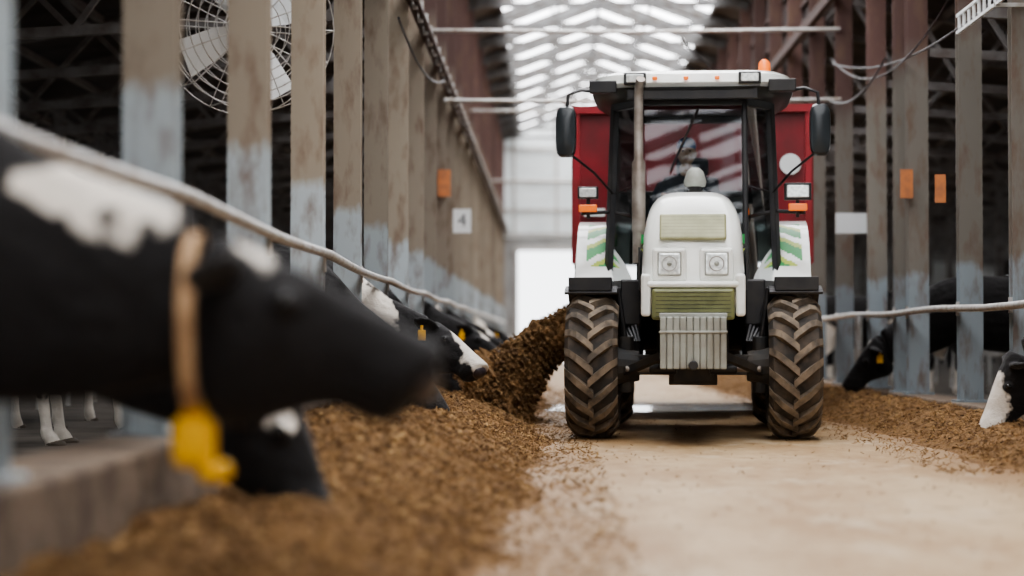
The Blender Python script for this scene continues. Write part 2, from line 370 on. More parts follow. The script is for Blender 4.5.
# ------------------------------------------------------------------ columns (I sections)
def column(x, y, zb, zt, k, side):
    b = MB(); z = (zb+zt)/2; h = zt-zb
    b.box((x, y-.06, z), (.2, .014, h), k); b.box((x, y+.06, z), (.2, .014, h), k)
    b.box((x, y, z), (.014, .12, h), k)
    b.box((x, y, zb+.01), (.28, .22, .02), k)
    for dx in (-.06, .06): b.box((x+dx, y-.06, zb+.06), (.012, .05, .09), k)
    s_ = 1 if side < 0 else -1
    b.box((x+s_*.10, y, 1.22 if side < 0 else 1.0), (.02, .1, .12), 'galv')
    b.make('steel_column')
for y in BACK: column(XL, y, .38, 6.9, 'colL', -1); column(XR, y, .2, 6.9, 'colR', 1)
for i, y in enumerate(GRID): column(XL, y if i else 5.1, .38, 6.9, 'colL', -1)
for y in [g for g in GRID if g > 16]+[5.1, 7.5, 9.9, 12.4, 15.25, 20.4]: column(XR, y, .2, 6.9, 'colR', 1)
b = MB()
b.box((-1.36, (Y0+YE)/2, 4.12), (.09, YE-Y0-.4, .13), 'rust')
b.tube([(-1.28, Y0+.3, 3.98), (-1.28, YE-.3, 3.98)], .03, 'rust')
y = 3
while y < YE: b.box((-1.30, y, 4.03), (.05, .05, .22), 'galv'); y += .81
b.make('longitudinal_beam')
b = MB(); b.box((3.46, (Y0+YE)/2, 4.95), (.09, YE-Y0-.4, .13), 'rust'); b.make('longitudinal_beam')
b = MB()
pts = []
y = -12
while y < 60:
    ph = ((y-7.5) % 4.86)/4.86
    pts.append((-1.37, y, 1.29-.05*max(0, min(1, (y-9)/8))-.025*math.sin(math.pi*ph))); y += .4
b.tube(pts, .028, 'galv', seg=12); b.make('neck_rail', smooth=True)
b = MB()
b.tube([(3.46, y, 1.0-.012*math.sin(y*1.3)) for y in range(-12, 60)], .03, 'galv', seg=12)
for y in (10.2, 22.1, 27, 32): b.tube([(3.40, y, .0), (3.40, y, 1.0)], .045, 'galv')
b.make('neck_rail', smooth=True)
b = MB()
for y in [12+1.25*i for i in range(22)]:
    b.tube([(5.9, y, 0), (5.9, y, 1.15), (6.2, y, 1.2), (7.6, y, 1.2), (7.8, y, .95), (7.6, y, .55), (5.9, y, .5)], .025, 'galv', seg=6)
b.tube([(5.9, 8, 1.1), (5.9, 44, 1.1)], .025, 'galv'); b.tube([(5.9, 8, .75), (5.9, 44, .75)], .025, 'galv')
b.make('stall_divider')
b = MB()
for y in [4+1.25*i for i in range(30)]:
    b.tube([(-5.2, y, 0), (-5.2, y, 1.15), (-5.5, y, 1.2), (-6.4, y, 1.2), (-6.5, y, .95), (-6.4, y, .55), (-5.2, y, .5)], .025, 'galv', seg=6)
b.tube([(-5.2, 3, 1.1), (-5.2, 44, 1.1)], .025, 'galv')
b.make('stall_divider')
for (y, z, x0, x1) in ((24.51, 4.52, -1.45, 3.55), (24.51, 3.66, -1.30, 3.55), (36.5, 4.9, -1.45, 3.55), (48.9, 4.6, -1.45, 3.55)):
    b = MB(); b.tube([(x0, y-.10, z), ((x0+x1)/2, y-.10, z-.03), (x1, y-.10, z)], .025, 'galv'); b.make('overhead_pipe', smooth=True)
def cable(p0, p1, sag, n=16, r=.012):
    b = MB(); p0 = Vector(p0); p1 = Vector(p1)
    b.tube([p0.lerp(p1, i/n)-Vector((0, 0, sag*4*(i/n)*(1-i/n))) for i in range(n+1)], r, 'black', seg=6); b.make('hanging_cable', smooth=True)
cable((3.45, 24.4, 4.1), (3.47, 15.4, 3.4), .25, r=.009); cable((3.44, 24.4, 4.15), (3.45, 17.2, 3.7), .45, r=.009); cable((3.4, 24.4, 3.66), (3.42, 20.4, 3.6), .2)
cable((3.4, 24.35, 3.6), (1.6, 24.35, 4.4), .3); cable((-1.3, 24.4, 3.9), (-1.3, 17.1, 3.5), .2)
b = MB()
for z in (3.28, 3.42): b.beam((3.38, 14.0, z), (3.38, 16.6, z), .02, .025, 'signwhite')
for i in range(14): b.beam((3.38, 14.05+i*.19, 3.28), (3.38, 14.05+i*.19, 3.42), .02, .02, 'signwhite')
b.beam((3.6, 15.15, 3.27), (3.36, 15.15, 3.27), .03, .03, 'galv')
b.make('cable_tray')
def sign(nm, c, sz, k, txt=None):
    b = MB(); b.box(c, sz, k); b.box((c[0], c[1]+sz[1], c[2]), (sz[0]*.5, .03, sz[2]*.3), 'galv'); o = b.make(nm)
    if txt:
        t = bpy.data.curves.new('digit', 'FONT'); t.body = txt; t.size = sz[2]*.75; t.align_x = 'CENTER'; t.align_y = 'CENTER'
        to = bpy.data.objects.new('digit', t); COL.objects.link(to); to.location = (c[0], c[1]-sz[1]/2-.003, c[2]); to.rotation_euler = (math.pi/2, 0, 0)
        t.materials.append(M['black']); to.parent = o
sign('row_number_sign', (-1.18, 26.8, 2.32), (.24, .02, .32), 'signwhite', '4')
sign('warning_sign', (-1.42, 26.8, 2.83), (.17, .02, .36), 'signorange')
sign('warning_sign', (3.47, 19.5, 2.25), (.12, .02, .28), 'signorange'); sign('warning_sign', (3.32, 17.05, 2.02), (.09, .02, .24), 'signorange')
sign('junction_box', (3.55, 23.6, 2.1), (.36, .08, .24), 'signwhite')

# ------------------------------------------------------------------ fan
def fan(loc, rz, R=.52):
    e = empty('ventilation_fan', loc, rz); b = MB()
    for dy in (-.12, .12):
        for i in range(1, 10): b.torus((0, dy, 0), R*i/9, .004, (0, 1, 0), 'galv', 40, 4)
        for i in range(16):
            a = math.pi*2*i/16; b.tube([(0, dy, 0), (R*math.cos(a), dy, R*math.sin(a))], .004, 'galv', 4)
    for i in range(16):
        a = math.pi*2*i/16; b.tube([(R*math.cos(a), -.12, R*math.sin(a)), (R*math.cos(a), .12, R*math.sin(a))], .006, 'galv', 4)
    b.make('wire_guard', e)
    b = MB(); b.tube([(0, -.08, 0), (0, .16, 0)], .10, 'signwhite', 16)
    for i in range(4):
        a0 = math.pi*2*i/4+.5
        vs = []
        for r_, w in ((.08, .12), (.25, .22), (R*.9, .28)):
            for sg in (-1, 1):
                a = a0+sg*w/2/r_*.9 if r_ > .1 else a0+sg*.5
                vs.append((r_*math.cos(a), sg*.05-.02, r_*math.sin(a)))
        b.add(vs, [(0, 1, 3, 2), (2, 3, 5, 4)], 'signwhite')
    b.make('blades', e)
    b = MB(); b.tube([(0, .16, 0), (0, .16, 1.6)], .025, 'galv'); b.make('hanger', e)
fan((-1.98, 13.0, 2.78), math.radians(28), .56)
fan((-1.98, 27.4, 2.9), math.radians(20))

# ------------------------------------------------------------------ feed heaps
def nzv(x, y, s): return noise.noise(Vector((x*s, y*s, 3.3)))
def sm(t): t = max(0, min(1, t)); return t*t*(3-2*t)
def heapL(x, y):
    edge = -.10+.20*nzv(0, y, .7)+.12*nzv(5, y, 2.5)+.10*sm((y-8)/6)
    w = sm((edge-x)/.85)
    H = .20+.09*sm((y-7)/3)+.06*nzv(9, y, .5)-.04*sm((y-12)/3)
    back = .70+.30*sm((x+1.35)/.35)+.30*sm((y-7.5)/2)*(1-sm((x+1.35)/.5))*(1-sm((y-12)/3))
    return w*H*back+w*(.08*nzv(x, y, 2.2)+.055*nzv(x+7, y, 6)+.032*nzv(x, y, 15)+.014*nzv(x, y, 34))-.004
def heapR(x, y):
    edge = 2.50+.2*nzv(3, y, .8)-.25*sm((y-16)/6)
    w = sm((x-edge)/.7)
    return w*(.15+.05*nzv(4, y, .5)+.06*nzv(x, y, 3)+.04*nzv(x, y, 9)+.015*nzv(x, y, 23))-.004
def heap(fn, x0, x1, y0, y1, dx):
    b = MB(); nx = int((x1-x0)/dx); ys = [y0]
    while ys[-1] < y1: ys.append(ys[-1]+dx*(1+max(0, ys[-1]-12)*.1))
    vs = [(x0+(x1-x0)*i/nx, y, max(-.004, fn(x0+(x1-x0)*i/nx, y))) for y in ys for i in range(nx+1)]
    n = nx+1
    b.add(vs, [(j*n+i, j*n+i+1, (j+1)*n+i+1, (j+1)*n+i) for j in range(len(ys)-1) for i in range(nx)], 'feed')
    return b
def bits(b, pos, n, smin, smax, ks=('feedlt', 'feed', 'feeddk', 'feed')):
    for _ in range(n):
        p = pos()
        if p is None: continue
        L = random.uniform(smin, smax); w = random.uniform(.0015, .004)
        d = Vector((random.uniform(-1, 1), random.uniform(-1, 1), random.uniform(-.5, .8))).normalized()
        s_ = d.cross(Vector((random.uniform(-1, 1), random.uniform(-1, 1), random.uniform(-1, 1)))).normalized()*w
        u = d.cross(s_).normalized()*w*.6
        c = Vector(p); a = c-d*L/2; e = c+d*L/2
        b.add([a+s_, a-s_, a+u, e+s_*.7, e-s_*.7, e+u*.7], [(0, 1, 4, 3), (1, 2, 5, 4), (2, 0, 3, 5)], random.choice(ks))
b = heap(heapL, -1.34, .38, 2.0, 58, .022)
def pL():
    y = 4+26*random.random()**1.6; x = random.uniform(-1.33, .3); h = heapL(x, y)
    if h < .012 and random.random() < .75: return None
    return (x, y, max(0.002, h)+random.uniform(0, .012))
bits(b, pL, 60000, .015, .055)
def clump(b, fn, xr, yr, n):
    for _ in range(n):
        x = random.uniform(*xr); y = random.uniform(*yr); r = random.uniform(.006, .019); h = fn(x, y)
        if h < .01: continue
        c = Vector((x, y, h))
        rs = [[c+Vector((math.sin(t)*math.cos(a), math.sin(t)*math.sin(a), math.cos(t)*.8))*r*random.uniform(.7, 1.25) for a in [k*math.pi/3 for k in range(6)]] for t in (.3, 1.1, 1.9, 2.7)]
        b.rings(rs, random.choice(('feed', 'feedlt', 'feed', 'feeddk')))
clump(b, heapL, (-1.3, .2), (5, 18), 7000)
b.make('silage_windrow')
b = heap(heapR, 2.1, 3.44, 8, 58, .03)
def pR():
    y = 11+24*random.random()**1.3; x = random.uniform(2.15, 3.42); h = heapR(x, y)
    if h < .012 and random.random() < .8: return None
    return (x, y, max(0.002, h)+random.uniform(0, .012))
bits(b, pR, 20000, .015, .055); clump(b, heapR, (2.5, 3.4), (11, 24), 2200)
b.make('silage_windrow')
b = MB()
def pA():
    y = 6+22*random.random(); x = random.choice((random.gauss(.12, .25), random.gauss(2.45, .3), random.uniform(-.2, 3)))
    return (min(3.3, max(-.5, x)), y, .005)
bits(b, pA, 1800, .01, .03, ('feed', 'feeddk')); b.make('straw_litter')
# falling silage stream
b = MB()
path = [Vector((.42, 17.85, .98)), Vector((.22, 17.8, .90)), Vector((.03, 17.75, .76)), Vector((-.16, 17.7, .58)), Vector((-.31, 17.62, .40)), Vector((-.43, 17.55, .22)), Vector((-.52, 17.5, .03))]
rad = [.10, .13, .16, .20, .25, .32, .42]
sub = []
for i in range(len(path)-1):
    for t in (0, .2, .4, .6, .8): sub.append((path[i].lerp(path[i+1], t), rad[i]*(1-t)+rad[i+1]*t))
sub.append((path[-1], rad[-1])); rs = []
def sp(p, r, a): return p+Vector((-math.cos(a)*r*.62, math.sin(a)*r*1.2, math.cos(a)*r*.80))
for p, r in sub:
    ring = []
    for j in range(44):
        q = sp(p, r, 2*math.pi*j/44)
        q += (q-p)*(.8*noise.noise(q*4)+.5*noise.noise(q*10)+.35*noise.noise(q*24)); ring.append(q)
    rs.append(ring)
b.rings(rs, 'feed')
def pF():
    p, r = random.choice(sub); return sp(p, r*random.uniform(.8, 1.22), random.uniform(0, 6.28))
bits(b, pF, 15000, .02, .09)
for _ in range(1700):
    c = pF(); r = random.uniform(.010, .030)
    b.rings([[c+Vector((math.sin(t)*math.cos(a), math.sin(t)*math.sin(a), math.cos(t)*.8))*r*random.uniform(.6, 1.3) for a in [k*math.pi/3 for k in range(6)]] for t in (.3, 1.1, 1.9, 2.7)], random.choice(('feed', 'feeddk')))
b.make('falling_silage')

# ------------------------------------------------------------------ tractor
YAW = -math.radians(4.0)
T = empty('farm_tractor', (1.07, 15.0, 0), YAW)
def tyre(b, cx, cy, R, W, rimR, lugs):
    hw = W/2; r0 = R-.045
    prof = [(-hw*.78, rimR), (-hw*.95, rimR+.03), (-hw*1.02, (rimR+r0)/2), (-hw*.97, r0-.06), (-hw*.85, r0-.015), (-hw*.4, r0), (hw*.4, r0), (hw*.85, r0-.015), (hw*.97, r0-.06), (hw*1.02, (rimR+r0)/2), (hw*.95, rimR+.03), (hw*.78, rimR)]
    b.latheX(prof, (cx, cy, R), 'tyre', 56)
    for side in (-1, 1):
        for i in range(lugs):
            a0 = 2*math.pi*(i+(.5 if side > 0 else 0))/lugs
            N = 5; rings = []
            for k in range(N+1):
                t = k/N; x = side*(-.03+(hw*1.0+.03)*t) if t > 0 else -side*.02
                rr = R-(.0 if t < .8 else (.03 if k == N-1 else .09)); rb = r0-.02-(0 if t < .8 else .05)
                if k == N: x = side*hw*1.01
                a = a0-t*.34*(.54/R)
                th = .022/R*1.35
                def P(ang, r): return Vector((cx+x, cy-r*math.sin(ang), R+r*math.cos(ang)))
                rings.append([P(a-th*1.3, rb), P(a-th, rr), P(a+th, rr), P(a+th*1.3, rb)])
            b.rings(rings, 'lug')
def wheel(name, cx, cy, R, W, rimR, lugs):
    b = MB(); tyre(b, cx, cy, R, W, rimR, lugs); b.make(name+'_tyre', T)
    b = MB(); s_ = 1 if cx > 0 else -1
    b.latheX([(cx-W*.38, rimR), (cx+W*.38, rimR), (cx+W*.38, rimR-.02), (cx+s_*W*.05, rimR-.06), (cx+s_*W*.05, .06), (cx-s_*.02, .06), (cx-s_*.02, rimR-.06), (cx-W*.38, rimR-.02)], (0, cy, R), 'rim', 32)
    b.tube([(cx-.14*s_, cy, R), (cx+.14*s_, cy, R)], .11, 'chassis', 16); b.make(name+'_rim', T, smooth=True)
for s_, n in ((-1, 'right'), (1, 'left')):
    wheel('front_wheel_'+n, s_*.745, 0, .54, .385, .32, 19)
    wheel('rear_wheel_'+n, s_*.76, 2.4, .80, .48, .46, 22)
def sering(y, hw, zb, zt, slope, n=32, ex=4.2, base=1.36):
    r = []
    for i in range(n):
        a = 2*math.pi*(i+.5)/n; c, s_ = math.cos(a), math.sin(a)
        x = hw*math.copysign(abs(c)**(2/ex), c); z = (zb+zt)/2+(zt-zb)/2*math.copysign(abs(s_)**(2/ex), s_)
        taper = 1-.16*max(0, (z-1.35)/.5)
        r.append(Vector((x*taper, y+slope*max(0, z-base), z)))
    return r
b = MB()
b.rings([sering(*a) for a in ((-.94, .29, 1.06, 1.66, .55), (-.93, .325, 1.02, 1.70, .54), (-.89, .35, .98, 1.74, .5), (-.8, .365, .95, 1.77, .4), (-.4, .375, .93, 1.82, .15), (.2, .385, .92, 1.86, .02), (1.02, .39, .92, 1.89, 0))], 'white')
b.make('hood', T, smooth=True)
def onnose(z, off=.0): return -.94+.55*max(0, z-1.36)-off
b = MB()
rx = Matrix.Rotation(-math.atan(.55), 3, 'X')
b.box((0, onnose(1.535, .004), 1.535), (.47, .03, .21), 'olive', rx)
b.make('upper_grille', T, bevel=.012)
b = MB()
for i in range(7): b.box((0, onnose(1.465+i*.024, .0195), 1.465+i*.024), (.44, .003, .002), 'slat', rx)
b.make('grille_slats', T)
b = MB(); b.box((0, -.985, .985), (.58, .10, .22), 'olivedk'); b.make('lower_grille', T, bevel=.02)
b = MB()
for i in range(7): b.box((0, -1.036, .90+i*.028), (.52, .004, .003), 'mesh')
b.make('lower_grille_slats', T)
b = MB(); b.box((0, -.965, 1.125), (.66, .10, .05), 'white')
for s_ in (-1, 1):
    b.box((s_*.33, -.955, 1.05), (.07, .11, .30), 'white')
    b.box((s_*.165, -.93, 1.265), (.24, .06, .235), 'white')
b.make('bumper_trim', T, bevel=.02)
b = MB()
for s_ in (-1, 1):
    b.box((s_*.165, -.958, 1.27), (.17, .02, .17), 'weight')
    b.box((s_*.165, -.972, 1.27), (.15, .02, .15), 'lampglass')
b.make('headlights', T, bevel=.012)
b = MB()
for s_ in (-1, 1): b.torus((s_*.165, -.984, 1.27), .05, .004, (0, 1, 0), 'rim', 24); b.ball((s_*.165, -.984, 1.27), .018, 'weight')
b.make('headlight_rings', T)
b = MB()
for s_ in (-1, 1):
    b.box((s_*.384, -.25, 1.25), (.012, .9, .30), 'mesh'); b.box((s_*.375, .55, 1.5), (.03, .8, .07), 'green'); b.box((s_*.385, .55, 1.41), (.012, .8, .03), 'lime')
b.make('side_grilles', T)
b = MB()
for i in range(10): b.box((-.207+i*.046, -1.10, .715), (.043, .26, .36), 'weight')
b.box((0, -1.09, .715), (.45, .22, .30), 'weight')
b.box((0, -1.09, .905), (.47, .2, .035), 'weight'); b.box((0, -1.11, .79), (.475, .26, .02), 'weight')
b.box((0, -.98, .68), (.34, .18, .24), 'chassis')
b.tube([(0, -1.26, .56), (0, -1.18, .56)], .035, 'black')
b.make('front_weights', T, bevel=.008)
b = MB()
b.box((0, -.1, .78), (.46, 1.7, .34), 'chassis'); b.box((0, 1.6, .80), (.56, 1.9, .55), 'chassis')
b.box((0, .0, .56), (.30, .34, .28), 'chassis')
b.beam((-.56, 0, .55), (.56, 0, .55), .17, .15, 'chassis')
for s_ in (-1, 1):
    b.tube([(s_*.40, 0, .54), (s_*.60, 0, .54)], [.11, .15], 'chassis', 16)
    b.tube([(s_*.50, .02, .34), (s_*.50, .02, .76)], .06, 'chassis')
    b.tube([(s_*.12, -.20, .52), (s_*.5, -.17, .52)], .024, 'exhaust')
    b.tube([(s_*.12, -.20, .52), (s_*.32, -.19, .52)], .04, 'black')
    b.beam((s_*.22, -.5, .62), (s_*.50, -.1, .50), .06, .06, 'chassis')
b.tube([(-.7, 2.4, .8), (.7, 2.4, .8)], .16, 'chassis', 16)
b.box((0, 1.0, .46), (.36, 2.2, .12), 'chassis')
b.make('chassis', T, bevel=.012)
b = MB()
for s_ in (-1, 1):
    b.box((s_*.56, 1.35, .82), (.30, .85, .52), 'black')
    for k in range(3): b.box((s_*.82, 1.2, .42+k*.26), (.20, .28, .03), 'chassis')
    b.box((s_*.73, 1.2, .75), (.03, .3, .75), 'black')
    b.box((s_*.47, .42, 1.02), (.16, .5, .35), 'black')
b.make('tanks_and_steps', T, bevel=.03)
b = MB()
for s_ in (-1, 1):
    for k in range(4):
        b.tube([(s_*(.3+.05*k), .75, 1.25-.05*k), (s_*(.42+.05*k), .45, 1.18-.06*k), (s_*(.46+.03*k), .25, .95-.03*k), (s_*(.40+.02*k), .1, .72)], .014, 'black', 6)
b.make('hydraulic_hoses', T, smooth=True)
def arc_fender(b, cy, cz, R, x0, x1, a0, a1, n, k, stripe=None, th=.03, nx=8):
    for i in range(n):
        for j in range(nx):
            kk = k
            if stripe: kk = stripe(i, j)
            aa = math.radians(a0+(a1-a0)*i/n); ab = math.radians(a0+(a1-a0)*(i+1)/n)
            xa = x0+(x1-x0)*j/nx; xb = x0+(x1-x0)*(j+1)/nx
            def P(x, a, r): return (x, cy-r*math.cos(a), cz+r*math.sin(a))
            b.add([P(xa, aa, R), P(xb, aa, R), P(xb, ab, R), P(xa, ab, R), P(xa, aa, R-th), P(xb, aa, R-th), P(xb, ab, R-th), P(xa, ab, R-th)],
                  [(0, 1, 2, 3), (7, 6, 5, 4), (0, 4, 5, 1), (2, 6, 7, 3), (1, 5, 6, 2), (0, 3, 7, 4)], kk)
RF = .96
for s_, n in ((-1, 'right'), (1, 'left')):
    b = MB()
    def st(i, j):
        u = j/24; u = u if s_ > 0 else 1-u
        v = i/120
        if u < .16: return 'black'
        if .34 < u < .86 and .17 < v < .45:
            q = (v*1.0+u*.16)*9.0 % 1.0
            if q < .48: return 'green'
            if q < .70: return 'lime'
        return 'white'
    x0, x1 = (.46, .97) if s_ > 0 else (-.97, -.46)
    arc_fender(b, 2.4, .80, RF, x0, x1, 10, 150, 120, 'white', st, nx=24)
    for i in range(30):
        aa = math.radians(10+140*i/30); ab = math.radians(10+140*(i+1)/30)
        def P(x, a, r): return (x, 2.4-r*math.cos(a), .8+r*math.sin(a))
        for x in (s_*.97, s_*.46):
            rr = RF-.06 if abs(x) > .6 else .35
            b.add([P(x, aa, RF), P(x, ab, RF), P(x, ab, rr), P(x, aa, rr), P(x-s_*.015, aa, RF), P(x-s_*.015, ab, RF), P(x-s_*.015, ab, rr), P(x-s_*.015, aa, rr)], [(0, 1, 2, 3), (4, 7, 6, 5), (3, 2, 6, 7)], 'white' if abs(x) > .6 else 'black')
    b.make('rear_fender_'+n, T)
    b = MB()
    arc_fender(b, 0, .54, .60, s_*.56, s_*.95, 66, 150, 16, 'black', None, .02, 1)
    b.tube([(s_*.5, 0, .7), (s_*.56, 0, 1.12), (s_*.7, 0, 1.13)], .02, 'black')
    b.box((s_*.76, -.16, 1.15), (.32, .14, .10), 'black')
    b.make('front_fender_'+n, T, bevel=.01)
plan_b = [(-.43, 1.15), (-.70, 1.62), (-.72, 2.68), (.72, 2.68), (.70, 1.62), (.43, 1.15)]
plan_t = [(-.42, 1.30), (-.64, 1.66), (-.66, 2.62), (.66, 2.62), (.64, 1.66), (.42, 1.30)]
zb, zt = 1.18, 2.70
b = MB()
for i in range(6):
    b.beam((*plan_b[i], zb-.05), (*plan_t[i], zt), .045 if i in (0, 5) else .07, .06, 'black')
    j = (i+1) % 6
    b.beam((*plan_b[i], zb), (*plan_b[j], zb), .06, .08, 'black'); b.beam((*plan_t[i], zt-.02), (*plan_t[j], zt-.02), .06, .08, 'black')
b.beam((-.69, 2.65, 2.02), (.69, 2.65, 2.02), .05, .05, 'black')
b.make('cab_frame', T, bevel=.012)
b = MB()
for i in range(6):
    j = (i+1) % 6
    b.add([(*plan_b[i], zb), (*plan_b[j], zb), (*plan_t[j], zt), (*plan_t[i], zt)], [(0, 1, 2, 3)], 'glass')
b.make('cab_glass', T)
b = MB()
b.box((0, 2.15, 1.10), (1.3, 1.05, .12), 'black')
b.box((0, 1.35, 1.20), (.70, .2, .5), 'black')
b.box((0, 2.64, 1.58), (1.3, .04, .85), 'black')
b.make('cab_floor', T, bevel=.02)
def rrect(z, hx, y0, y1, n=40, ex=5):
    r = []
    for i in range(n):
        a = 2*math.pi*(i+.5)/n; c, s_ = math.cos(a), math.sin(a)
        r.append(Vector((hx*math.copysign(abs(c)**(2/ex), c), (y0+y1)/2+(y1-y0)/2*math.copysign(abs(s_)**(2/ex), s_), z)))
    return r
b = MB(); b.rings([rrect(2.70, .74, 1.18, 2.8), rrect(2.75, .82, 1.08, 2.86), rrect(2.77, .83, 1.06, 2.87)], 'black'); b.make('roof_underside', T, smooth=True)
b = MB(); b.rings([rrect(2.77, .80, 1.10, 2.84), rrect(2.81, .82, 1.07, 2.86), rrect(2.88, .81, 1.09, 2.85), rrect(2.915, .74, 1.18, 2.78), rrect(2.93, .6, 1.4, 2.6)], 'white'); b.make('cab_roof', T, smooth=True)
b = MB()
for s_ in (-1, 1):
    b.box((s_*.46, 1.07, 2.84), (.18, .05, .095), 'black'); b.box((s_*.46, 1.04, 2.84), (.14, .02, .065), 'lampglass')
    b.box((s_*.72, 1.13, 2.78), (.22, .10, .10), 'black')
b.box((0, 1.12, 2.72), (1.05, .06, .09), 'black')
for k in (-.3, -.05, .2): b.box((k, 1.055, 2.84), (.04, .02, .03), 'orange')
b.make('roof_work_lights', T, bevel=.008)
b = MB(); b.tube([(.60, 1.7, 2.88), (.60, 1.7, 2.96)], .05, 'black', 12); b.tube([(.60, 1.7, 2.96), (.60, 1.7, 3.04), (.60, 1.7, 3.07)], [.052, .048, .02], 'orange', 14); b.make('beacon', T, smooth=True)
b = MB(); b.box((0, 2.2, 1.43), (.5, .5, .14), 'seat'); b.box((0, 2.2, 1.25), (.3, .3, .25), 'black'); b.box((0, 2.46, 1.80), (.46, .12, .7), 'seat'); b.box((-.34, 2.15, 1.60), (.09, .4, .08), 'black'); b.box((.34, 2.15, 1.60), (.09, .4, .08), 'black'); b.box((0, 2.46, 2.24), (.28, .1, .16), 'seat'); b.make('seat', T, bevel=.03)
b = MB(); b.torus((-.05, 1.72, 1.91), .20, .018, (0, -.5, 1), 'black'); b.tube([(-.05, 1.5, 1.3), (-.05, 1.72, 1.91)], .035, 'black')
for k in range(3):
    a = k*2.09; b.tube([(-.05, 1.72, 1.91), (-.05+.19*math.cos(a), 1.72+.17*math.sin(a), 1.91+.09*math.sin(a))], .012, 'black', 6)
b.make('steering_wheel', T, smooth=True)
b = MB()
b.tube([(-.43, 1.0, 1.35), (-.43, 1.0, 1.62)], .05, 'exhaust', 16); b.tube([(-.43, 1.0, 1.6), (-.43, 1.0, 2.15), (-.43, 1.0, 2.18), (-.43, 1.0, 2.70), (-.425, .99, 2.76), (-.41, .93, 2.82)], [.055, .055, .038, .036, .036, .036], 'exhaust', 16)
b.box((-.40, 1.06, 1.5), (.05, .12, .3), 'black')
b.make('exhaust_stack', T, smooth=True)
b = MB(); b.tube([(.02, .75, 1.8), (.02, .75, 1.98)], .05, 'black', 16)
b.tube([(.02, .75, 1.94), (.02, .75, 1.98), (.02, .75, 2.06), (.02, .75, 2.09)], [.08, .09, .065, .03], 'weight', 16); b.make('air_intake', T, smooth=True)
b = MB(); b.beam((.05, 1.27, 2.62), (-.18, 1.19, 2.1), .012, .015, 'black'); b.make('wiper', T)
for s_, n in ((-1, 'right'), (1, 'left')):
    b = MB()
    b.tube([(s_*.70, 1.2, 2.74), (s_*.9, 1.13, 2.76), (s_*1.0, 1.1, 2.72), (s_*1.03, 1.1, 2.42)], .014, 'black', 8)
    b.tube([(s_*.66, 1.62, 1.95), (s_*.8, 1.3, 2.1), (s_*1.0, 1.1, 2.25)], .01, 'black', 8)
    rs = []
    for y, k_ in ((1.04, .6), (1.06, .92), (1.11, 1.0), (1.13, .96)):
        rs.append([Vector((s_*1.02+.085*k_*math.copysign(abs(math.cos(a))**.5, math.cos(a)), y, 2.42+.21*k_*math.copysign(abs(math.sin(a))**.5, math.sin(a)))) for a in [2*math.pi*(q+.5)/20 for q in range(20)]])
    b.rings(rs, 'mirror'); b.make('mirror_'+n, T, smooth=True)
    b = MB()
    b.beam((s_*.70, 1.62, 1.80), (s_*.92, 1.5, 1.78), .03, .03, 'black')
    b.box((s_*.86, 1.47, 1.95), (.22 if s_ > 0 else .17, .06, .14 if s_ > 0 else .10), 'black'); b.box((s_*.86, 1.435, 1.95), (.18 if s_ > 0 else .14, .02, .10 if s_ > 0 else .075), 'lampglass')
    b.box((s_*.86, 1.45, 1.82), (.15, .05, .06), 'orange'); b.beam((s_*.86, 1.5, 1.74), (s_*.86, 1.5, 1.93), .03, .03, 'black')
    b.make('side_lamps_'+n, T, bevel=.008)

# ------------------------------------------------------------------ driver (seated at the wheel)
D = empty('tractor_driver'); D.parent = T; D.location = (-.05, 0, .13)
b = MB()
b.tube([(0, 2.2, 1.44), (0, 2.22, 1.56), (0, 2.2, 1.72), (0, 2.17, 1.88), (0, 2.17, 1.97), (0, 2.15, 2.02)], [.16, .17, .165, .19, .13, .07], 'jacket', 16)
b.tube([(-.19, 2.17, 1.93), (0, 2.17, 1.95), (.19, 2.17, 1.93)], [.07, .09, .07], 'jacket', 12)
for s_ in (-1, 1):
    b.tube([(s_*.19, 2.17, 1.93), (s_*.27, 2.08, 1.77), (s_*.28, 2.0, 1.66), (s_*.22, 1.86, 1.74), (s_*.18, 1.80, 1.79)], [.065, .056, .05, .042, .036], 'jacket', 12)
    b.tube([(s_*.09, 2.2, 1.47), (s_*.12, 1.95, 1.52), (s_*.14, 1.75, 1.50), (s_*.14, 1.70, 1.35), (s_*.14, 1.66, 1.12)], [.095, .085, .07, .06, .05], 'jacket', 12)
me = remeshed(b, 'clothed_body', .014); me.materials.append(M['jacket']); me.materials.append(M['trousers'])
for p in me.polygons:
    if p.center.z < 1.56: p.material_index = 1
o = bpy.data.objects.new('clothed_body', me); COL.objects.link(o); o.parent = D
b = MB()
b.tube([(0, 2.15, 2.0), (0, 2.14, 2.10)], .052, 'skin', 12)
b.ball((0, 2.13, 2.21), .10, 'skin', .76, .95, 1.15, 18, 12)
b.ball((0, 2.065, 2.15), .05, 'skin', 1, .9, .9)
b.tube([(0, 2.045, 2.235), (0, 2.015, 2.185)], [.010, .018], 'skin', 8)
for s_ in (-1, 1): b.ball((s_*.078, 2.14, 2.20), .026, 'skin', .4, .8, 1.2)
me = remeshed(b, 'head', .007, 2); me.materials.append(M['skin']); o = bpy.data.objects.new('head', me); COL.objects.link(o); o.parent = D
b = MB()
for s_ in (-1, 1): b.ball((s_*.03, 2.045, 2.215), .009, 'eye')
b.box((0, 2.022, 2.143), (.04, .006, .007), 'red')
b.make('eyes_and_mouth', D)
b = MB(); b.ball((0, 2.135, 2.265), .10, 'cap', .82, 1.0, .75, 18, 10); b.box((0, 2.01, 2.265), (.13, .10, .012), 'cap'); b.make('cap', D, smooth=True)
b = MB()
